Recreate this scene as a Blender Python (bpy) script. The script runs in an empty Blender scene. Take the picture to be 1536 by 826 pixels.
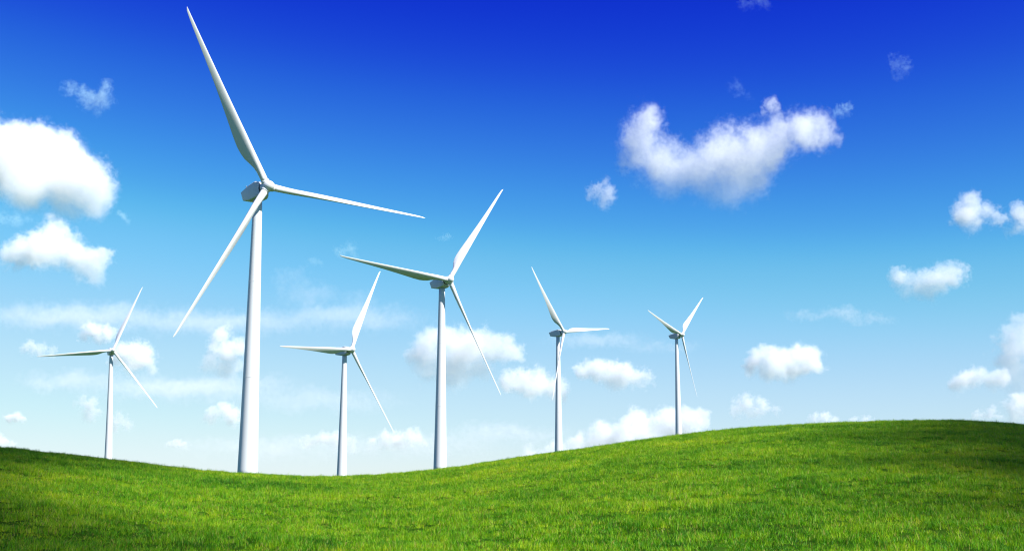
import bpy, bmesh, math, random
import numpy as np
from mathutils import Vector, Matrix, noise as mnoise

random.seed(7)
rng = np.random.default_rng(11)
S = bpy.context.scene
COL = S.collection
R = math.radians

# ------------------------------------------------------------------ settings
S.render.engine = 'CYCLES'
S.view_settings.view_transform = 'Standard'
S.view_settings.look = 'None'
S.view_settings.gamma = 1.0
S.view_settings.exposure = 1.0
S.cycles.use_denoising = True
S.cycles.filter_width = 1.2
S.cycles.max_bounces = 16
S.cycles.diffuse_bounces = 3
S.cycles.transmission_bounces = 4
S.cycles.volume_bounces = 14
S.cycles.volume_step_rate = 0.6
S.cycles.volume_max_steps = 128
S.cycles.transparent_max_bounces = 8

# ------------------------------------------------------------------ camera (metres, looking along +Y)
FPX = 1792.0                   # focal length in photograph pixels (1536 wide)
HOR = 720.0                    # row of the true horizon
PITCH = math.atan((HOR - 413) / FPX)
EYE = Vector((0, 0, 1.6))
FW = Vector((0, math.cos(PITCH), math.sin(PITCH)))
UP = Vector((0, -math.sin(PITCH), math.cos(PITCH)))

def ray(px, py):
    """direction through a point of the photograph, one metre deep"""
    return FW + Vector((1, 0, 0)) * ((px - 768) / FPX) - UP * ((py - 413) / FPX)

cam = bpy.data.cameras.new('camera')
cam.lens = 36 * FPX / 1536
cam.sensor_width = 36
cam.clip_start = 0.1
cam.clip_end = 60000
co = bpy.data.objects.new('camera', cam)
co.location = EYE
co.rotation_euler = (R(90) + PITCH, 0, 0)
COL.objects.link(co)
S.camera = co

# ------------------------------------------------------------------ sun and sky
SUN_AZ = 125.0                 # clockwise from +Y: behind the camera, to the right
SUN_EL = 46.0
sd = Vector((math.sin(R(SUN_AZ)) * math.cos(R(SUN_EL)), math.cos(R(SUN_AZ)) * math.cos(R(SUN_EL)), math.sin(R(SUN_EL))))
sl = bpy.data.lights.new('sun', 'SUN')
sl.energy = 5.0
sl.angle = R(0.53)
sl.color = (1.0, 0.98, 0.95)
so = bpy.data.objects.new('sun', sl)
so.rotation_euler = sd.to_track_quat('Z', 'Y').to_euler()
so.location = sd * 300
COL.objects.link(so)

W = bpy.data.worlds.new('World')
S.world = W
W.use_nodes = True
wt = W.node_tree
wt.nodes.clear()
sky = wt.nodes.new('ShaderNodeTexSky')
sky.sky_type = 'NISHITA'
sky.sun_disc = False
sky.sun_elevation = R(SUN_EL)
sky.sun_rotation = R(SUN_AZ)
sky.altitude = 0
sky.air_density = 1.0
sky.dust_density = 0.0
sky.ozone_density = 10.0
# film response of the photograph's deeply saturated sky, applied to the physical sky's own colours
def vmul(src, k):
    nd = wt.nodes.new('ShaderNodeVectorMath'); nd.operation = 'SCALE'
    nd.inputs['Scale'].default_value = k
    wt.links.new(src, nd.inputs[0])
    return nd.outputs[0]
EXPO = 2 ** S.view_settings.exposure
crv = wt.nodes.new('ShaderNodeRGBCurve')
cm = crv.mapping
cm.use_clip = True
RESP = [
    [(0.0, 0.0), (0.070, 0.004), (0.082, 0.010), (0.097, 0.026), (0.126, 0.075), (0.155, 0.175), (0.265, 0.455), (0.40, 0.61), (0.568, 0.76), (1.0, 0.95)],
    [(0.0, 0.0), (0.150, 0.022), (0.172, 0.045), (0.206, 0.141), (0.264, 0.352), (0.315, 0.535), (0.46, 0.72), (0.56, 0.81), (0.668, 0.90), (1.0, 0.98)],
    [(0.0, 0.0), (0.30, 0.45), (0.377, 0.63), (0.438, 0.716), (0.528, 0.82), (0.58, 0.855), (0.64, 0.93), (0.72, 0.95), (1.0, 0.97)]]
for ch, pts in enumerate(RESP):
    c = cm.curves[ch]
    while len(c.points) < len(pts):
        c.points.new(0.5, 0.5)
    for p, (x, y) in zip(c.points, pts):
        p.location = (x, y / EXPO)
        p.handle_type = 'AUTO_CLAMPED'
cm.update()
bg = wt.nodes.new('ShaderNodeBackground')
bg.inputs['Strength'].default_value = 0.1
wo = wt.nodes.new('ShaderNodeOutputWorld')
wt.links.new(vmul(sky.outputs[0], 0.1), crv.inputs['Color'])
wt.links.new(vmul(crv.outputs[0], 10.0), bg.inputs['Color'])
wt.links.new(bg.outputs[0], wo.inputs['Surface'])

# ------------------------------------------------------------------ helpers
def tag(o, label=None, cat=None, group=None, kind=None):
    if label: o['label'] = label
    if cat: o['category'] = cat
    if group: o['group'] = group
    if kind: o['kind'] = kind
    return o

def link(name, me, mat=None, parent=None):
    o = bpy.data.objects.new(name, me)
    if mat is not None and me is not None:
        me.materials.clear()
        me.materials.append(mat)
    COL.objects.link(o)
    if parent is not None:
        o.parent = parent
    return o

def mesh(name, verts, faces, smooth=True):
    me = bpy.data.meshes.new(name)
    me.from_pydata([tuple(v) for v in verts], [], faces)
    if smooth:
        for p in me.polygons:
            p.use_smooth = True
    me.update()
    return me

def loft(rings, cap=True):
    """closed rings of equal count -> verts, faces"""
    n = len(rings[0])
    v = [p for r in rings for p in r]
    f = []
    for i in range(len(rings) - 1):
        for j in range(n):
            a, b = i * n + j, i * n + (j + 1) % n
            f.append((a, b, b + n, a + n))
    if cap:
        f.append(tuple(reversed(range(n))))
        f.append(tuple(range((len(rings) - 1) * n, len(rings) * n)))
    return v, f

class NT:
    """small node-tree helper"""
    def __init__(self, mat):
        self.t = mat.node_tree
    def n(self, typ, **kw):
        nd = self.t.nodes.new(typ)
        for k, val in kw.items():
            setattr(nd, k, val)
        return nd
    def put(self, sock, val):
        if isinstance(val, bpy.types.NodeSocket):
            self.t.links.new(val, sock)
        elif val is not None:
            sock.default_value = val
    def math(self, op, a, b=None, c=None, clamp=False):
        nd = self.n('ShaderNodeMath', operation=op, use_clamp=clamp)
        for s, val in zip(nd.inputs, (a, b, c)):
            self.put(s, val)
        return nd.outputs[0]
    def vec(self, op, a, b=None, c=None, scale=None):
        nd = self.n('ShaderNodeVectorMath', operation=op)
        for s, val in zip(nd.inputs, (a, b, c)):
            self.put(s, val)
        if scale is not None:
            self.put(nd.inputs['Scale'], scale)
        return nd.outputs['Value'] if op in ('DISTANCE', 'LENGTH', 'DOT_PRODUCT') else nd.outputs[0]
    def remap(self, v, a, b, c, d, smooth=False, clamp=True):
        nd = self.n('ShaderNodeMapRange', interpolation_type='SMOOTHSTEP' if smooth else 'LINEAR', clamp=clamp)
        for k, val in enumerate((v, a, b, c, d)):
            self.put(nd.inputs[k], val)
        return nd.outputs[0]
    def noise(self, vec, scale, detail=4, rough=0.5, color=False, dim='3D', lac=2.0):
        nd = self.n('ShaderNodeTexNoise', noise_dimensions=dim)
        self.put(nd.inputs['Vector'], vec)
        nd.inputs['Scale'].default_value = scale
        nd.inputs['Detail'].default_value = detail
        nd.inputs['Roughness'].default_value = rough
        nd.inputs['Lacunarity'].default_value = lac
        return nd.outputs['Color'] if color else nd.outputs['Fac']
    def ramp(self, fac, stops):
        nd = self.n('ShaderNodeValToRGB')
        el = nd.color_ramp.elements
        while len(el) < len(stops):
            el.new(0.5)
        for e, (p, c) in zip(el, stops):
            e.position = p
            e.color = (*c, 1)
        self.put(nd.inputs[0], fac)
        return nd.outputs[0]
    def mix(self, fac, a, b):
        nd = self.n('ShaderNodeMix', data_type='RGBA')
        self.put(nd.inputs[0], fac)
        self.put(nd.inputs[6], a)
        self.put(nd.inputs[7], b)
        return nd.outputs[2]

def newmat(name):
    m = bpy.data.materials.new(name)
    m.use_nodes = True
    m.node_tree.nodes.clear()
    return m, NT(m)

def paint(name, col, rough=0.35, dirt=0.08):
    m, t = newmat(name)
    out = t.n('ShaderNodeOutputMaterial')
    b = t.n('ShaderNodeBsdfPrincipled')
    tc = t.n('ShaderNodeTexCoord')
    st = t.vec('MULTIPLY', tc.outputs['Object'], (1.4, 1.4, 0.12))
    nz = t.noise(st, 1.0, 5, 0.6)
    f = t.remap(nz, 0.45, 0.75, 0.0, dirt)
    t.put(b.inputs['Base Color'], t.mix(f, (*col, 1), (col[0] * .55, col[1] * .55, col[2] * .5, 1)))
    t.put(b.inputs['Roughness'], t.remap(nz, 0.3, 0.7, rough, rough + 0.12))
    t.t.links.new(b.outputs[0], out.inputs['Surface'])
    return m

# ------------------------------------------------------------------ terrain
CREST_PX = [(-2600, 720), (-1400, 690), (-600, 655), (-250, 656), (0, 671), (100, 681), (200, 693), (300, 705), (371, 710), (450, 714),
            (513, 714.5), (580, 711), (656, 703.5), (700, 698), (768, 687), (837, 678), (930, 664), (1016, 652), (1100, 643),
            (1200, 636), (1300, 632), (1400, 629.5), (1470, 631), (1536, 636), (1750, 662), (2300, 700), (3400, 720)]
_cx = np.array([p[0] for p in CREST_PX], float)
_cy = np.array([p[1] for p in CREST_PX], float)
_tan = (_cx - 768) / (FPX * math.cos(PITCH))           # about tan(azimuth)
_fx = np.linspace(-2600, 3400, 601)
_fy = np.interp(_fx, _cx, _cy)
_k = np.hanning(11); _k /= _k.sum()
_fy = np.convolve(np.pad(_fy, 5, mode='edge'), _k, mode='valid')

def crest_slope(az):
    """tan of the elevation of the hill crest along each azimuth (radians from +Y)"""
    az = np.asarray(az, float)
    a = np.clip(az, -1.35, 1.35)
    # solve for the pixel on the crest with this azimuth
    px = 768 + np.tan(a) * FPX * math.cos(PITCH)
    for _ in range(3):
        py = np.interp(px, _fx, _fy)
        dep = math.cos(PITCH) + math.sin(PITCH) * (py - 413) / FPX
        px = 768 + np.tan(a) * FPX * dep
    py = np.interp(px, _fx, _fy)
    dx = (px - 768) / FPX
    dy = math.cos(PITCH) + math.sin(PITCH) * (py - 413) / FPX
    dz = math.sin(PITCH) - math.cos(PITCH) * (py - 413) / FPX
    s = dz / np.hypot(dx, dy)
    fade = np.clip((1.45 - np.abs(az)) / 0.5, 0, 1)
    return s * fade * fade * (3 - 2 * fade)

BLADE_TOP = 0.12               # grass height that makes the visible crest line
def terrain(x, y):
    x = np.asarray(x, float); y = np.asarray(y, float)
    d = np.hypot(x, y) + 1e-6
    az = np.arctan2(x, y)
    e = crest_slope(az)
    dc = 74 + 7 * np.sin(az * 3.1 + 0.6)
    d0 = 6.0
    zc = 1.6 - BLADE_TOP + e * dc
    t = np.clip((d - d0) / (dc - d0), 0, 1)
    h10 = 3 * t**2 - 2 * t**3
    h11 = t**3 - t**2
    near = h10 * zc + h11 * (dc - d0) * e
    beyond = 1.6 - BLADE_TOP + e * d - 1.1 * (1 - np.exp(-np.maximum(d - dc, 0) / 22))
    far = np.maximum(d - 850, 0)
    beyond = beyond - far * 0.09 * (1 - np.exp(-far / 900))
    beyond = np.maximum(beyond, np.where(d > 850, -70.0, -1e9))
    z = np.where(d < dc, near, beyond)
    # small bumps of the pasture
    bump = 0.10 * np.sin(x * 0.37 + 1.3 * np.sin(y * 0.21)) * np.sin(y * 0.29 + 0.9 * np.sin(x * 0.17))
    bump += 0.035 * np.sin(x * 1.13 + 1.7 * np.sin(y * .6)) * np.sin(y * 0.83 + 1.1 * np.sin(x * .5))
    bump *= np.clip((d - 10) / 14, 0, 1) * np.clip((dc - 4 - d) / 16, 0.12, 1)
    return z + np.where(d < 400, bump, 0)

def tz(x, y):
    return float(terrain(np.array([x]), np.array([y]))[0])

def polar_sheet(name, radii, azs, closed):
    A, D = np.meshgrid(azs, radii)
    X = D * np.sin(A); Y = D * np.cos(A)
    Z = terrain(X, Y)
    nr, na = X.shape
    v = np.stack([X.ravel(), Y.ravel(), Z.ravel()], 1)
    f = []
    lim = na if closed else na - 1
    for i in range(nr - 1):
        for j in range(lim):
            a = i * na + j; b = i * na + (j + 1) % na
            f.append((a, b, b + na, a + na))
    return mesh(name, v, f), v

rad = np.concatenate([np.linspace(0.05, 12, 10), np.linspace(13, 120, 150), np.geomspace(124, 16000, 70)])
front = np.linspace(-0.62, 0.62, 300)
back = np.linspace(0.62, 2 * math.pi - 0.62, 120)[1:-1]
gme, _ = polar_sheet('ground', rad, np.concatenate([front, back]), True)
for vtx in gme.vertices:        # the soil lies a hand below the turf
    d = math.hypot(vtx.co.x, vtx.co.y); a = abs(math.atan2(vtx.co.x, vtx.co.y))
    k = min(max((d - 17) / 1.5, 0), 1) * min(max((97 - d) / 1.5, 0), 1) * min(max((0.62 - a) / 0.015, 0), 1)
    vtx.co.z -= 0.20 * k
gm, t = newmat('ground_soil_and_turf')
out = t.n('ShaderNodeOutputMaterial'); b = t.n('ShaderNodeBsdfPrincipled')
geo = t.n('ShaderNodeNewGeometry')
n1 = t.noise(geo.outputs['Position'], 0.35, 6, 0.6)
n2 = t.noise(geo.outputs['Position'], 9.0, 4, 0.7)
c1 = t.ramp(n1, [(0.3, (0.012, 0.055, 0.003)), (0.6, (0.025, 0.085, 0.004)), (0.8, (0.05, 0.10, 0.006))])
c2 = t.mix(t.remap(n2, 0.35, 0.7, 0.0, 0.6), c1, (0.035, 0.04, 0.010, 1))
t.put(b.inputs['Base Color'], c2)
b.inputs['Roughness'].default_value = 0.95
b.inputs['Specular IOR Level'].default_value = 0.0
bp = t.n('ShaderNodeBump'); bp.inputs['Strength'].default_value = 0.6; bp.inputs['Distance'].default_value = 0.05
t.put(bp.inputs['Height'], n2)
t.put(b.inputs['Normal'], bp.outputs[0])
t.t.links.new(b.outputs[0], out.inputs['Surface'])
ground = link('ground', gme, gm)
tag(ground, 'rolling green pasture hill with a long smooth crest under the turbines', kind='structure')

# ------------------------------------------------------------------ grass
def blade_mat(name, stops, trans):
    m, t = newmat(name)
    out = t.n('ShaderNodeOutputMaterial')
    geo = t.n('ShaderNodeNewGeometry'); oi = t.n('ShaderNodeObjectInfo')
    p = oi.outputs['Location']
    big = t.noise(p, 0.09, 3, 0.55)
    mid = t.noise(t.vec('ADD', p, (31.0, 7.0, 0.0)), 0.55, 4, 0.65)
    fine = t.noise(t.vec('ADD', p, (3.0, 17.0, 0.0)), 2.2, 3, 0.6)
    rnd = oi.outputs['Random']
    pi_ = geo.outputs['Random Per Island']
    v = t.math('ADD', t.math('MULTIPLY', t.math('SUBTRACT', big, 0.5), 1.3), t.math('MULTIPLY', t.math('SUBTRACT', mid, 0.5), 1.1))
    v = t.math('ADD', v, t.math('MULTIPLY', t.math('SUBTRACT', rnd, 0.5), 0.35))
    v = t.math('ADD', v, t.math('MULTIPLY', t.math('SUBTRACT', pi_, 0.5), 0.45))
    v = t.math('ADD', v, t.math('MULTIPLY', t.math('SUBTRACT', fine, 0.5), 0.9))
    v = t.math('ADD', v, 0.5, clamp=True)
    col = t.ramp(v, stops)
    d = t.n('ShaderNodeBsdfPrincipled')
    t.put(d.inputs['Base Color'], col)
    d.inputs['Roughness'].default_value = 0.55
    d.inputs['Specular IOR Level'].default_value = 0.25
    tr = t.n('ShaderNodeBsdfTranslucent')
    t.put(tr.inputs['Color'], col)
    mx = t.n('ShaderNodeMixShader'); mx.inputs[0].default_value = trans
    t.t.links.new(d.outputs[0], mx.inputs[1]); t.t.links.new(tr.outputs[0], mx.inputs[2])
    t.t.links.new(mx.outputs[0], out.inputs['Surface'])
    return m

GREEN = blade_mat('grass_blade_green',
    [(0.0, (0.012, 0.105, 0.001)), (0.28, (0.075, 0.29, 0.0015)), (0.58, (0.20, 0.43, 0.002)), (1.0, (0.50, 0.59, 0.008))], 0.42)
DRY = blade_mat('grass_blade_dry',
    [(0.0, (0.13, 0.19, 0.010)), (0.5, (0.26, 0.25, 0.035)), (1.0, (0.40, 0.31, 0.09))], 0.25)

def tuft(name, n, rad_, hmin, hmax, wide, seed, dry=0.08):
    r = random.Random(seed)
    v, f, mi = [], [], []
    for _ in range(n):
        a = r.uniform(0, 2 * math.pi); q = rad_ * math.sqrt(r.random())
        bx, by = q * math.cos(a), q * math.sin(a)
        h = r.uniform(hmin, hmax); w = wide * r.uniform(0.7, 1.3)
        ld = r.uniform(0, 2 * math.pi); lean = h * r.uniform(0.1, 0.75)
        fd = r.uniform(0, math.pi); fx, fy = math.cos(fd), math.sin(fd)
        i0 = len(v)
        for s, ww in ((0.0, 1.0), (0.45, 0.85), (0.8, 0.5)):
            ox = bx + math.cos(ld) * lean * s * s; oy = by + math.sin(ld) * lean * s * s
            z = h * (s - 0.22 * (lean / h) * s * s)
            v.append((ox - fx * w * ww, oy - fy * w * ww, z)); v.append((ox + fx * w * ww, oy + fy * w * ww, z))
        v.append((bx + math.cos(ld) * lean, by + math.sin(ld) * lean, h * (1 - 0.22 * lean / h)))
        f += [(i0, i0 + 1, i0 + 3, i0 + 2), (i0 + 2, i0 + 3, i0 + 5, i0 + 4), (i0 + 4, i0 + 5, i0 + 6)]
        k = 1 if r.random() < dry else 0
        mi += [k] * 3
    me = mesh(name, v, f)
    me.materials.append(GREEN); me.materials.append(DRY)
    me.polygons.foreach_set('material_index', mi)
    return bpy.data.objects.new(name, me)

tufts = bpy.data.collections.new('grass_tufts')       # not linked to the scene: only instanced
for k in range(6):
    tufts.objects.link(tuft('grass_tuft', 30, 0.12, 0.035, 0.095 + 0.012 * k, 0.0042, 100 + k, 0.08 + 0.05 * (k % 3)))

tufts.objects.link(tuft('grass_tuft', 7, 0.12, 0.10, 0.20, 0.0036, 140, 0.55))
gr_rad = np.linspace(17, 97, 330)
gr_az = np.linspace(-0.62, 0.62, 300)
pme, pv = polar_sheet('grass', gr_rad, gr_az, False)
for vtx in pme.vertices:       # hummocks of the turf, a few hands wide
    x, y, z = vtx.co
    h = mnoise.noise((x * 1.1, y * 1.1, 0.3)) * 0.09 + mnoise.noise((x * 2.6, y * 2.6, 4.1)) * 0.06 + mnoise.noise((x * 0.33, y * 0.33, 9.0)) * 0.05
    vtx.co.z = z + 0.02 + h * min(1.0, max(0.25, (80 - math.hypot(x, y)) / 15))
grass = link('grass', pme, gm)
tag(grass, 'short bright green pasture grass covering the hill', 'grass', kind='stuff')

ng = bpy.data.node_groups.new('grass_scatter', 'GeometryNodeTree')
ng.interface.new_socket('Geometry', in_out='INPUT', socket_type='NodeSocketGeometry')
ng.interface.new_socket('Geometry', in_out='OUTPUT', socket_type='NodeSocketGeometry')
N = ng.nodes.new; L = ng.links.new
gi = N('NodeGroupInput'); go = N('NodeGroupOutput')
dp = N('GeometryNodeDistributePointsOnFaces'); dp.inputs['Seed'].default_value = 3
pos = N('GeometryNodeInputPosition')
dist = N('ShaderNodeVectorMath'); dist.operation = 'LENGTH'; L(pos.outputs[0], dist.inputs[0])
nz = N('ShaderNodeTexNoise'); nz.inputs['Scale'].default_value = 0.8; nz.inputs['Detail'].default_value = 3; L(pos.outputs[0], nz.inputs['Vector'])
den = N('ShaderNodeMapRange'); den.inputs[1].default_value = 20; den.inputs[2].default_value = 85; den.inputs[3].default_value = 46; den.inputs[4].default_value = 28
L(dist.outputs['Value'], den.inputs[0])
nz2 = N('ShaderNodeTexNoise'); nz2.inputs['Scale'].default_value = 1.7; nz2.inputs['Detail'].default_value = 3; L(pos.outputs[0], nz2.inputs['Vector'])
gap = N('ShaderNodeMapRange'); gap.inputs[1].default_value = 0.38; gap.inputs[2].default_value = 0.58; gap.inputs[3].default_value = 0.55; gap.inputs[4].default_value = 1.3
L(nz2.outputs[0], gap.inputs[0])
dm = N('ShaderNodeMath'); dm.operation = 'MULTIPLY'; L(den.outputs[0], dm.inputs[0]); L(gap.outputs[0], dm.inputs[1]); L(dm.outputs[0], dp.inputs['Density'])
L(gi.outputs[0], dp.inputs['Mesh'])
ci = N('GeometryNodeCollectionInfo'); ci.inputs['Collection'].default_value = tufts
ci.inputs['Separate Children'].default_value = True; ci.inputs['Reset Children'].default_value = True
ip = N('GeometryNodeInstanceOnPoints'); ip.inputs['Pick Instance'].default_value = True
L(dp.outputs['Points'], ip.inputs['Points']); L(ci.outputs[0], ip.inputs['Instance'])
rr = N('FunctionNodeRandomValue'); rr.data_type = 'FLOAT_VECTOR'
rr.inputs[0].default_value = (-0.3, -0.3, 0); rr.inputs[1].default_value = (0.3, 0.3, 6.283)
L(rr.outputs[0], ip.inputs['Rotation'])
nm = N('ShaderNodeMapRange'); nm.inputs[1].default_value = 0.3; nm.inputs[2].default_value = 0.7; nm.inputs[3].default_value = 0.5; nm.inputs[4].default_value = 1.5
L(nz.outputs[0], nm.inputs[0])
dsz = N('ShaderNodeMapRange'); dsz.inputs[1].default_value = 20; dsz.inputs[2].default_value = 85; dsz.inputs[3].default_value = 0.95; dsz.inputs[4].default_value = 1.25
L(dist.outputs['Value'], dsz.inputs[0])
rs = N('FunctionNodeRandomValue'); rs.data_type = 'FLOAT'; rs.inputs[2].default_value = 0.55; rs.inputs[3].default_value = 1.35; rs.inputs['Seed'].default_value = 5
m1 = N('ShaderNodeMath'); m1.operation = 'MULTIPLY'; L(nm.outputs[0], m1.inputs[0]); L(rs.outputs[1], m1.inputs[1])
m2 = N('ShaderNodeMath'); m2.operation = 'MULTIPLY'; L(m1.outputs[0], m2.inputs[0]); L(dsz.outputs[0], m2.inputs[1])
cb = N('ShaderNodeCombineXYZ'); L(dsz.outputs[0], cb.inputs[0]); L(dsz.outputs[0], cb.inputs[1]); L(m2.outputs[0], cb.inputs[2])
L(cb.outputs[0], ip.inputs['Scale'])
jn = N('GeometryNodeJoinGeometry'); L(gi.outputs[0], jn.inputs[0]); L(ip.outputs[0], jn.inputs[0]); L(jn.outputs[0], go.inputs[0])
md = grass.modifiers.new('scatter', 'NODES'); md.node_group = ng

# ------------------------------------------------------------------ wind turbines
WHITE = paint('light_grey_turbine_paint', (0.62, 0.63, 0.625), 0.38, 0.12)
WHITE_GEL = paint('white_blade_gelcoat', (0.64, 0.65, 0.64), 0.32, 0.05)
GREY = paint('grey_seal', (0.22, 0.23, 0.24), 0.5, 0.2)
DARK = paint('dark_gap', (0.05, 0.05, 0.055), 0.6, 0.2)

BL = 40.0          # blade tip radius
OVER = 4.1         # tower axis to rotor centre
TILT = R(5)

def foil(chord, thick, n=20):
    """closed section; x from leading edge (negative) to trailing edge, y thickness"""
    pts = []
    for k in range(n):
        a = 2 * math.pi * k / n
        u = 0.5 * (1 - math.cos(a))
        yt = 5 * thick * (0.2969 * math.sqrt(u) - 0.126 * u - 0.3516 * u**2 + 0.2843 * u**3 - 0.1036 * u**4)
        sgn = 1 if a < math.pi else -1
        pts.append((u, sgn * yt * (1.0 if sgn > 0 else 0.75)))
    return pts

BETA = 52.0
def blade_mesh():
    rings = []
    n = 28
    for s in [0.028, 0.05, 0.07, 0.09, 0.12, 0.15, 0.18, 0.215, 0.25, 0.3, 0.36, 0.43, 0.5, 0.58, 0.66, 0.74, 0.82, 0.88, 0.93, 0.965, 0.985, 0.996, 1.0]:
        r = s * BL
        chord = float(np.interp(s, [0, .06, .10, .15, .20, .25, .30, .40, .55, .70, .85, .95, .985, 1.0],
                                [1.46, 1.46, 1.75, 2.45, 3.0, 3.12, 2.95, 2.40, 1.72, 1.22, .82, .56, .36, .07]))
        rel = float(np.interp(s, [0, .06, .12, .18, .25, .4, .6, 1.0], [1, 1, .68, .46, .36, .30, .28, .30]))
        circ = float(np.interp(s, [0, .06, .17, 1], [1, 1, 0, 0]))
        tw = R(float(np.interp(s, [0, .1, .25, .5, 1], [BETA + 6, BETA + 6, BETA + 3, BETA - 7, BETA - 20])))
        bend = 1.0 * s * s           # slight forward pre-bend
        ring = []
        fo = foil(1.0, rel, n)
        for k in range(n):
            a = 2 * math.pi * k / n
            fx = fo[k][0] * chord; fy = fo[k][1] * chord
            cxr = (0.5 * (1 - math.cos(a))) * 1.46; cyr = 0.73 * math.sin(a)
            x = (1 - circ) * fx + circ * cxr
            y = (1 - circ) * fy + circ * cyr
            x -= 0.73 * float(np.interp(s, [0, .3, 1], [1, 0.95, 0.35]))       # nearly straight leading edge
            # chord: trailing side towards +X (counter-clockwise, seen from the front), feathered towards the rear (-Y local = rotor front)
            X = x * math.cos(tw) - y * math.sin(tw) * 1.0
            Y = x * math.sin(tw) + y * math.cos(tw)
            ring.append((X, Y - bend, r))
        rings.append(ring)
    v, f = loft(rings)
    return mesh('blade', v, f)

# rotor frame: Z = blade span, -Y = out of the rotor's front, X chosen so that +X is counter-clockwise for the top blade seen from the front (i.e. -X on screen)
bme = blade_mesh()
for vtx in bme.vertices:
    vtx.co.x = -vtx.co.x
bme.flip_normals()

def hub_mesh():
    rings = []
    n = 40
    for y, r in [(1.40, 0.98), (1.35, 1.10), (0.8, 1.19), (0.0, 1.22), (-0.5, 1.19), (-0.95, 1.07), (-1.35, 0.85), (-1.6, 0.58), (-1.75, 0.30), (-1.80, 0.07)]:
        rings.append([(r * math.cos(2 * math.pi * k / n), y, r * math.sin(2 * math.pi * k / n)) for k in range(n)])
    v, f = loft(rings)
    return mesh('hub', v, f)
hme = hub_mesh()

def collar_mesh():
    rings = []
    n = 32
    for z, r in [(0.7, 0.90), (1.30, 0.87), (1.35, 0.83), (1.42, 0.83), (1.44, 0.77), (0.8, 0.70)]:
        rings.append([(r * math.cos(2 * math.pi * k / n), r * math.sin(2 * math.pi * k / n), z) for k in range(n)])
    v, f = loft(rings, True)
    return mesh('blade_collar', v, f)
cme = collar_mesh()

def beveled(name, bm, width, seg=3):
    bmesh.ops.bevel(bm, geom=list(bm.edges), offset=width, segments=seg, profile=0.6, affect='EDGES')
    bmesh.ops.recalc_face_normals(bm, faces=bm.faces)
    me = bpy.data.meshes.new(name)
    bm.to_mesh(me); bm.free()
    for p in me.polygons:
        p.use_smooth = True
    return me

def nacelle_mesh():
    # local: +Y to the rear, origin at the rotor centre
    bm = bmesh.new()
    prof = [(1.7, 1.35, -1.45, 1.3), (2.7, 1.70, -1.80, 1.6), (5.6, 1.50, -1.75, 1.6), (8.9, 1.05, -1.05, 1.4)]
    prev = None
    for i, (y, zt, zb, hw) in enumerate(prof):
        yt = y + (0.35 if i == 3 else 0); yb = y - (0.45 if i == 3 else 0)
        vs = [bm.verts.new((-hw * .92, yb, zb)), bm.verts.new((hw * .92, yb, zb)), bm.verts.new((hw, yt, zt)), bm.verts.new((-hw, yt, zt))]
        if prev is None:
            bm.faces.new(vs)
        else:
            for k in range(4):
                bm.faces.new((prev[k], prev[(k + 1) % 4], vs[(k + 1) % 4], vs[k]))
        prev = vs
    bm.faces.new(list(reversed(prev)))
    return beveled('nacelle', bm, 0.22)
nme = nacelle_mesh()

def ring_mesh(name, prof, n=40):
    rings = [[(r * math.cos(2 * math.pi * k / n), r * math.sin(2 * math.pi * k / n), z) for k in range(n)] for z, r in prof]
    v, f = loft(rings)
    return mesh(name, v, f)

def hatch_mesh():
    bm = bmesh.new()
    bmesh.ops.create_cube(bm, size=1.0, matrix=Matrix.Translation((0, 6.6, 1.46)) @ Matrix.Rotation(R(-7), 4, 'X') @ Matrix.Diagonal((1.7, 1.9, 0.30, 1)))
    return beveled('roof_hatch', bm, 0.06, 2)
htme = hatch_mesh()
def mast_mesh():
    bm = bmesh.new()
    for dx in (-0.5, 0.5):
        bmesh.ops.create_cone(bm, cap_ends=True, segments=10, radius1=0.05, radius2=0.035, depth=1.3, matrix=Matrix.Translation((dx, 8.3, 1.6)))
        bmesh.ops.create_uvsphere(bm, u_segments=10, v_segments=8, radius=0.13, matrix=Matrix.Translation((dx, 8.3, 2.25)))
    bmesh.ops.create_cone(bm, cap_ends=True, segments=8, radius1=0.04, radius2=0.04, depth=1.0, matrix=Matrix.Translation((0, 8.3, 1.9)) @ Matrix.Rotation(R(90), 4, 'Y'))
    me = bpy.data.meshes.new('wind_sensor'); bm.to_mesh(me); bm.free()
    return me
mame = mast_mesh()

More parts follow.
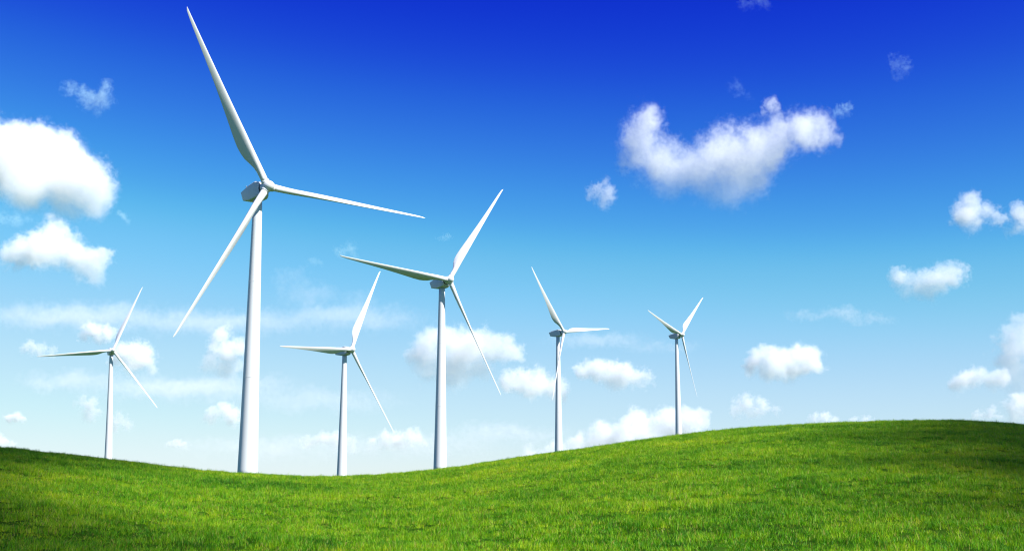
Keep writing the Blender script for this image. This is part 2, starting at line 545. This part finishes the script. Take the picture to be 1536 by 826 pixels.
def turbine(label, hx, hy, depth, yaw, phase, lean=0.0, topw=0.95, basew=2.12, pitch=0.0):
    hub = EYE + ray(hx, hy) * depth
    ya = R(yaw)
    axis = Vector((math.sin(ya), -math.cos(ya), 0))          # direction the rotor faces
    foot = hub - axis * OVER * math.cos(TILT)
    gz = tz(foot.x, foot.y) - 0.4
    root = bpy.data.objects.new('wind_turbine', None)
    root.empty_display_size = 2
    COL.objects.link(root)
    H = hub.z - OVER * math.sin(TILT) - gz                   # rotor axis height above the tower axis
    root.location = (foot.x, foot.y, gz)
    root.rotation_euler = (0, 0, ya)
    if lean:
        root.rotation_euler = (Matrix.Rotation(R(lean), 3, 'Y') @ Matrix.Rotation(ya, 3, 'Z')).to_euler()
        off = root.rotation_euler.to_matrix() @ Vector((0, -OVER * math.cos(TILT), H + OVER * math.sin(TILT)))
        root.location = hub - off
    tag(root, label, 'wind turbine', 'white wind turbines along the hill crest')
    HT = H - 1.72                                            # tower top under the nacelle
    prof = []
    for k in range(25):
        s = k / 24
        prof.append((HT * s, basew + (topw - basew) * s ** 0.92))
    tw = link('tower', ring_mesh('tower', prof, 48), WHITE, root)
    for s in (0.36, 0.70):
        r = basew + (topw - basew) * s ** 0.92
        fl = link('flange', ring_mesh('flange', [(HT * s - .05, r + .004), (HT * s - .045, r + .018), (HT * s + .045, r + .018), (HT * s + .05, r + .004)], 48), WHITE, tw)
    yb = link('yaw_bearing', ring_mesh('yaw_bearing', [(HT - .02, topw * .97), (HT, topw + .16), (HT + .32, topw + .18), (HT + .36, topw * .9)], 40), GREY, root)
    # nacelle, hub and blades share the rotor frame, tilted up in front
    rot = Matrix.Translation((0, 0, H)) @ Matrix.Rotation(-TILT, 4, 'X') @ Matrix.Translation((0, -OVER, 0))
    def put(name, me, mat, m, parent=root):
        o = link(name, me, None, parent)
        if not me.materials:
            me.materials.append(mat)
        o.matrix_local = m
        return o
    nac = put('nacelle', nme, WHITE, rot)
    put('roof_hatch', htme, GREY, Matrix.Identity(4), nac)
    put('wind_sensor', mame, GREY, Matrix.Identity(4), nac)
    seal = gapme if gapme.materials else gapme
    put('shaft_seal', gapme, DARK, rot)
    hb = put('hub', hme, WHITE_GEL, rot)
    for k in range(3):
        # phase is measured counter-clockwise from the right, seen from the front; front view has local X to the right
        a = R(phase) + k * 2 * math.pi / 3
        m = rot @ Matrix.Rotation(math.pi / 2 - a, 4, 'Y') @ Matrix.Rotation(R(pitch), 4, 'Z')
        bl = put('blade', bme, WHITE_GEL, m)
        put('blade_collar', cme, WHITE_GEL, Matrix.Identity(4), bl)
    return root

gapme = mesh('shaft_seal', *loft([[(r * math.cos(2 * math.pi * k / 32), y, r * math.sin(2 * math.pi * k / 32)) for k in range(32)] for y, r in [(1.4, 1.1), (1.95, 1.2)]]))

PS = 1.0      # turns the blades a little out of feather
turbine('largest and tallest white wind turbine, its upper blade reaching into the deep blue sky', 401.3, 279.8, 250.2, 40.3, 118.3)
turbine('second largest wind turbine, its tower standing before the broad white cloud right of the dip', 674, 419.5, 376.1, 37.7, 55.9)
turbine('slim wind turbine at the lowest dip of the crest, between the two largest turbines', 527.5, 524, 494.9, 52, 63.6, pitch=PS * 12)
turbine('thin wind turbine alone on the left slope, rotor facing forward before a small cloud', 169.5, 525, 660, 30, 67.0, lean=-1.6)
turbine('wind turbine on the rising slope whose lower blade crosses in front of its own tower', 846, 497.5, 627.7, 49.2, 8.1, pitch=PS * 15)
turbine('smallest wind turbine, farthest up the slope on the right with a straight hanging blade', 1023, 502, 751.5, 50, 43.7, pitch=PS * 14)

# ------------------------------------------------------------------ clouds (real volumes of sunlit droplets, kilometres away)
# each cloud: label, distance, optical depth across a typical puff, puffs as (column, row, radius)
CLOUDS = [
 ('big bright cumulus cloud at the upper left edge of the sky', 4200, 5.0, 1.0,
  [(-60,250,60),(-15,235,52),(30,235,48),(68,218,34),(85,248,46),(118,268,42),(140,290,36),(50,275,45),(95,302,30),(10,205,22),(152,300,24)]),
 ('rounded cumulus cloud just below the big bright one at the left edge', 4600, 3.2, 1.1,
  [(76,350,24),(70,372,30),(35,380,26),(105,380,30),(135,392,28),(15,378,14),(140,408,22),(150,380,16)]),
 ('small torn wispy cloud alone in dark blue at the upper left', 3800, 0.9, 1.6,
  [(104,133,11),(125,143,14),(138,152,14),(159,150,16),(160,134,11),(148,168,9)]),
 ('wide ragged U shaped white cloud in the upper right blue', 4200, 2.4, 1.35,
  [(968,186,28),(962,212,32),(948,240,21),(988,240,39),(1012,264,37),(1045,256,39),(1070,228,30),(1094,236,49),(1060,268,30),(1098,276,42),(1125,254,42),(1140,214,37),(1160,232,32),(1168,202,30),(1198,198,30),(1224,194,30),(1247,206,14)]),
 ('small puff above the ragged U shaped cloud', 4100, 1.1, 1.5, [(1158,160,12),(1166,176,10),(1152,168,7)]),
 ('tiny hooked wisp right of the ragged U shaped cloud', 4100, 0.8, 1.6, [(1258,168,9),(1270,162,10)]),
 ('small triangular puff below the left end of the ragged U shaped cloud', 4500, 1.2, 1.4, [(906,275,12),(894,288,12),(912,292,15),(903,306,11)]),
 ('faint blue wisp alone near the upper right corner', 3900, 0.35, 1.8, [(1343,92,11),(1358,100,13),(1350,110,10)]),
 ('faint wisp touching the top edge of the picture right of centre', 3700, 0.3, 1.8, [(1120,4,11),(1138,-2,14),(1152,6,11)]),
 ('faint streak of vapour up between the U shaped cloud and the top of the sky', 3900, 0.22, 1.8, [(1103,127,10),(1112,137,9),(1122,147,9)]),
 ('torn white cloud cut by the right edge, high above the hill', 5000, 2.2, 1.35,
  [(1456,300,15),(1440,322,18),(1462,322,22),(1484,318,16),(1460,340,14),(1500,330,12),(1530,322,16),(1525,345,13),(1550,335,18)]),
 ('flat cloud with two small horns in the right part of the sky', 5600, 2.2, 1.25,
  [(1345,412,11),(1360,420,16),(1362,438,14),(1385,428,22),(1408,420,22),(1432,415,18),(1450,410,8),(1400,440,14)]),
 ('tall cumulus tower cut off by the right edge of the picture', 9500, 2.4, 1.0,
  [(1534,490,22),(1524,512,24),(1514,536,22),(1522,556,24),(1536,570,26),(1545,520,28)]),
 ('low white cloud leaning on the tall cumulus at the right edge', 6600, 3.0, 1.1,
  [(1440,570,20),(1460,563,20),(1482,560,18),(1490,572,16),(1465,578,14)]),
 ('small bright cumulus at the right edge just above the grassy crest', 7200, 3.0, 1.1, [(1525,610,16),(1545,605,20),(1536,622,16)]),
 ('oval bright cloud floating alone above the right hill', 6500, 3.4, 1.05,
  [(1138,540,17),(1160,545,22),(1185,545,24),(1205,538,22),(1218,533,20),(1226,545,12),(1128,556,11),(1180,560,14)]),
 ('elongated white cloud right of the turbine with the crossing blade', 6500, 3.0, 1.1,
  [(875,553,15),(895,556,18),(918,560,20),(940,562,20),(962,567,16),(976,572,9),(925,572,14)]),
 ('broad white cloud behind the tower of the second largest turbine', 6300, 3.0, 1.15,
  [(625,530,18),(645,520,26),(672,508,24),(690,525,34),(722,515,28),(750,522,26),(770,528,16),(640,550,24),(680,558,28),(720,555,24)]),
 ('cloud behind the tower and blade of the turbine with the crossing blade', 6600, 3.0, 1.1,
  [(765,572,16),(785,572,20),(812,575,22),(835,585,20),(848,592,10),(800,588,14)]),
 ('long bright cloud bank resting on the grassy slope behind the smallest turbine', 8200, 3.6, 1.0,
  [(800,688,20),(835,680,22),(870,668,22),(905,660,24),(935,650,24),(965,640,26),(1000,634,24),(1030,632,20),(1055,632,14),(980,660,26),(1020,655,22),(930,675,22)]),
 ('upright pale cloud just left of the largest turbine tower', 6400, 3.0, 1.3,
  [(330,503,16),(325,522,16),(345,528,20),(362,525,14),(318,545,16),(340,555,18),(308,552,9),(362,550,12)]),
 ('small flat cloud above and left of the hub of the left slope turbine', 6300, 3.0, 1.2, [(128,499,11),(146,497,14),(165,503,12),(150,508,10)]),
 ('round pale cloud right of the hub of the left slope turbine', 6300, 3.4, 1.2, [(190,530,16),(208,535,22),(225,545,15),(200,550,14),(178,535,12)]),
 ('faint streaky cloud behind the horizontal blade of the left slope turbine', 6300, 1.5, 1.5, [(40,523,10),(62,522,12),(80,528,9)]),
 ('low pale cloud left of the largest turbine tower near the ground', 7500, 2.6, 1.25, [(318,625,12),(336,618,15),(352,624,14),(370,628,10)]),
 ('faint ragged cloud left of the left slope tower', 7200, 1.9, 1.5, [(122,604,9),(140,606,12),(135,622,12),(150,615,9)]),
 ('faint ragged cloud right of the left slope tower', 7200, 1.9, 1.5, [(178,628,11),(192,638,10),(172,640,8)]),
 ('tiny oval cloud alone near the left edge above the hill', 7400, 3.0, 1.1, [(14,626,8),(26,625,9),(38,628,7)]),
 ('small white cloud touching the left end of the grassy crest', 7800, 2.0, 1.1, [(-6,660,14),(10,663,11),(22,667,8)]),
 ('low pale cloud behind the tower at the lowest dip of the crest', 8000, 2.6, 1.2, [(465,663,11),(485,658,15),(508,660,15),(530,665,12)]),
 ('low pale double cloud between the dip tower and the second largest turbine', 8000, 2.6, 1.2, [(558,665,12),(580,660,14),(600,663,14),(622,658,13),(640,663,10)]),
 ('soft pale cloud low above the right slope', 7800, 2.2, 1.35, [(1105,612,13),(1122,606,14),(1145,612,13),(1165,612,10),(1130,620,12)]),
 ('sliver of bright cloud peeking over the middle of the right crest', 8600, 2.2, 1.1, [(1222,630,9),(1237,625,10),(1250,632,9)]),
 ('thin sliver of cloud peeking over the crest near the hilltop', 8600, 1.8, 1.1, [(1282,632,7),(1298,630,8),(1312,634,6)]),
 ('faint cloud right of the hilltop low over the crest', 7800, 1.8, 1.4, [(1470,622,9),(1485,618,10),(1500,624,8)]),
 ('torn wisp above the long left blade of the second largest turbine', 4800, 0.6, 1.7, [(512,375,9),(524,372,11),(532,384,9)]),
 ('tiny faint wisp beside the torn one in the middle sky', 4800, 0.35, 1.7, [(470,392,9),(482,394,7)]),
 ('tiny faint puff left of the upper blade of the second largest turbine', 4800, 0.35, 1.6, [(664,358,8),(674,355,8)]),
 ('tiny pale puff low in the gap left of the largest tower', 7800, 2.0, 1.3, [(255,667,8),(268,666,10),(280,668,7)]),
 ('tiny white puff beside the two stacked clouds at the left', 4600, 0.7, 1.5, [(182,323,7),(190,331,7)]),
 ('thin grey white wisp between the two stacked clouds at the left edge', 4600, 0.6, 1.6, [(5,328,13),(25,332,12),(45,330,8)]),
]
VEILS = [   # broad, very thin sheets: soft ellipsoids (column, row, half width, half height)
 ('thin veil of high vapour stretched across the left sky', 7000, 0.5, [(120,474,230,26),(330,484,260,24),(520,478,170,28)]),
 ('pale vapour smudge left of the second largest turbine', 6800, 0.42, [(470,440,70,30),(540,455,60,24),(440,420,40,22)]),
 ('faint flat streak of vapour in the right sky', 6800, 0.4, [(1215,474,50,10),(1260,470,55,15),(1300,478,60,10)]),
 ('thin low vapour band behind the turbines at the left', 8000, 0.42, [(280,580,230,22),(480,600,180,20),(110,570,130,18)]),
 ('pale vapour spread around the turbine with the crossing blade', 7600, 0.28, [(900,510,110,16),(990,520,90,12)]),
 ('pale hazy vapour low over the dip of the crest', 8600, 0.35, [(420,672,240,20),(620,668,200,20),(760,650,140,18)]),
]

def cloud_material(name, balls, tau, soft, mean_r, s, stretch=None, cy_row=0.0):
    """balls: centres and radii in the cloud's own units; s: metres per unit"""
    m, t = newmat(name)
    out = t.n('ShaderNodeOutputMaterial')
    tc = t.n('ShaderNodeTexCoord')
    p = tc.outputs['Object']
    seed = (sum(ord(ch) for ch in name) * 7.31) % 400
    q = t.vec('ADD', p, (seed, seed * 0.37, -seed * 0.71))
    f = 0.024 if mean_r > 17 else 0.036
    amp = (22.0 if mean_r > 17 else 15.0) * min(1.0, mean_r / 11.0)
    w1 = t.noise(q, f, 2, 0.5, color=True)
    p2 = t.vec('ADD', p, t.vec('SCALE', t.vec('SUBTRACT', w1, (0.5, 0.5, 0.5)), scale=amp * 2.4))
    w2 = t.noise(q, f * 3.1, 5, 0.62, color=True)
    p2 = t.vec('ADD', p2, t.vec('SCALE', t.vec('SUBTRACT', w2, (0.5, 0.5, 0.5)), scale=amp * 1.35 * soft))
    F = None
    for c, r in balls:
        if stretch:
            d = t.vec('LENGTH', t.vec('MULTIPLY', t.vec('SUBTRACT', p2, c), stretch[c]))
            e = t.remap(d, 0.0, 1.0, 1.0, 0.0, clamp=False)
        else:
            d = t.vec('DISTANCE', p2, c)
            e = t.remap(d, 0.0, r * 1.35, 1.0, 0.0, clamp=False)
        F = e if F is None else t.math('SMOOTH_MAX', F, e, 0.25)
    w3 = t.noise(q, f * 7.0, 6, 0.68)
    F = t.math('ADD', F, t.math('MULTIPLY', t.math('SUBTRACT', w3, 0.5), 0.85 * soft))
    den = t.remap(F, 0.15, 0.15 + 0.42 * soft, 0.0, 1.0, smooth=True)
    # the base of a cumulus is thinner and dissolves
    sep = t.n('ShaderNodeSeparateXYZ'); t.put(sep.inputs[0], p2)
    zs = [c[2] for c, r in balls]; zr = 0.6 * mean_r
    thin = t.remap(sep.outputs[2], min(zs) - zr, 0.35 * min(zs) + 0.65 * max(zs) + zr * 0.5, 0.36, 1.0, smooth=True)
    den = t.math('MULTIPLY', den, thin)
    den = t.math('MULTIPLY', den, tau * (0.56 if cy_row < 400 else 0.46) / (1.6 * mean_r * s))
    vs = t.n('ShaderNodeVolumeScatter')
    vs.inputs['Color'].default_value = (0.60, 0.91, 0.999, 1) if tau < 1.0 and not stretch and cy_row < 420 else (0.975, 0.994, 0.9995, 1)
    vs.inputs['Anisotropy'].default_value = -0.15
    t.put(vs.inputs['Density'], den)
    t.t.links.new(vs.outputs[0], out.inputs['Volume'])
    return m

def hull(name, balls, infl, voxel):
    bm = bmesh.new()
    for c, r in balls:
        rx = r if isinstance(r, tuple) else (r, r, r)
        bmesh.ops.create_icosphere(bm, subdivisions=3, radius=1.0,
            matrix=Matrix.Translation(c) @ Matrix.Diagonal((rx[0] * infl, rx[1] * infl, rx[2] * infl, 1)))
    me = bpy.data.meshes.new(name); bm.to_mesh(me); bm.free()
    tmp = bpy.data.objects.new('tmp', me); COL.objects.link(tmp)
    md = tmp.modifiers.new('r', 'REMESH'); md.mode = 'VOXEL'; md.voxel_size = voxel
    dg = bpy.context.evaluated_depsgraph_get()
    res = bpy.data.meshes.new_from_object(tmp.evaluated_get(dg))
    bpy.data.objects.remove(tmp); bpy.data.meshes.remove(me)
    res.name = name
    return res

def place_cloud(name, label, cat, group, dist, tau, soft, puffs, veil=False):
    r0 = random.Random(label)
    cx = sum(p[0] for p in puffs) / len(puffs); cy = sum(p[1] for p in puffs) / len(puffs)
    d = ray(cx, cy)
    o_loc = EYE + d * dist
    s = dist / FPX
    # unit axes across the line of sight
    X = Vector((1, 0, 0)); Z = UP; Y = FW
    balls, st = [], {}
    for p in puffs:
        if veil:
            c = (p[0] - cx, r0.uniform(-10, 10), cy - p[1])
            dep = p[2] * 0.45
            balls.append((c, (p[2], dep, p[3]))); st[c] = (1 / p[2], 1 / dep, 1 / p[3])
        else:
            balls.append(((p[0] - cx, r0.uniform(-0.6, 0.6) * p[2], cy - p[1]), p[2]))
    mr = sum((b[1] if not veil else b[1][2]) for b in balls) / len(balls)
    me = hull(name, balls, 1.62 if not veil else 1.2, mr * 0.18)
    o = link(name, me, cloud_material(name + '_droplets_' + str(len(COL.objects)), balls, tau, soft, mr, s, st if veil else None, cy if not veil else 0.0))
    o.location = o_loc
    o.scale = (s, s, s)
    o.rotation_euler = Matrix((X, Y, Z)).transposed().to_euler()
    if veil:
        tag(o, label, 'vapour', None, 'stuff')
    else:
        tag(o, label, cat, group)
    return o

for lab, dist, tau, soft, puffs in CLOUDS:
    place_cloud('cloud', lab, 'cloud', 'fair weather clouds over the hill', dist, tau, soft, puffs)
for lab, dist, tau, puffs in VEILS:
    place_cloud('vapour_veil', lab, 'vapour', None, dist, tau, 1.6, puffs, veil=True)

# added clouds, unseen behind the viewer, placed to shade both ends of the hill
def shade_deck(label, height, spots):
    mps = 2.0                                                # metres per unit
    shift = sd * (height / sd.z)
    o_loc = Vector((0, 50, 0)) + shift
    balls = [(((x - 0) / mps, (y - 50) / mps, z / mps), r / mps) for x, y, z, r in spots]
    mr = sum(b[1] for b in balls) / len(balls)
    me = hull('cloud_deck', balls, 1.5, mr * 0.2)
    o = link('cloud_deck', me, cloud_material('cloud_deck_droplets', balls, 7.0, 0.8, mr, mps))
    o.location = o_loc
    o.scale = (mps, mps, mps)
    tag(o, label, 'clouds', None, 'stuff')
def wedge(k, off, ys):
    return [(k * y + (0.8 if k > 0 else -0.8) * r + off, y, 0, r) for y, r in ys]
shade_deck('added clouds out of view, shading both ends of the hill', 420.0,
    wedge(0.365, 5.0, [(14, 7), (20, 8), (27, 10)]) + wedge(0.365, 8.5, [(36, 13), (48, 15), (62, 17)]) + [(66, 54, 2, 20), (54, 34, 0, 16)] +
    wedge(-0.385, 3.0, [(18, 8), (25, 10), (33, 12), (44, 15), (57, 17), (71, 18)]) + [(-52, 52, 2, 20), (-40, 33, 0, 16)])
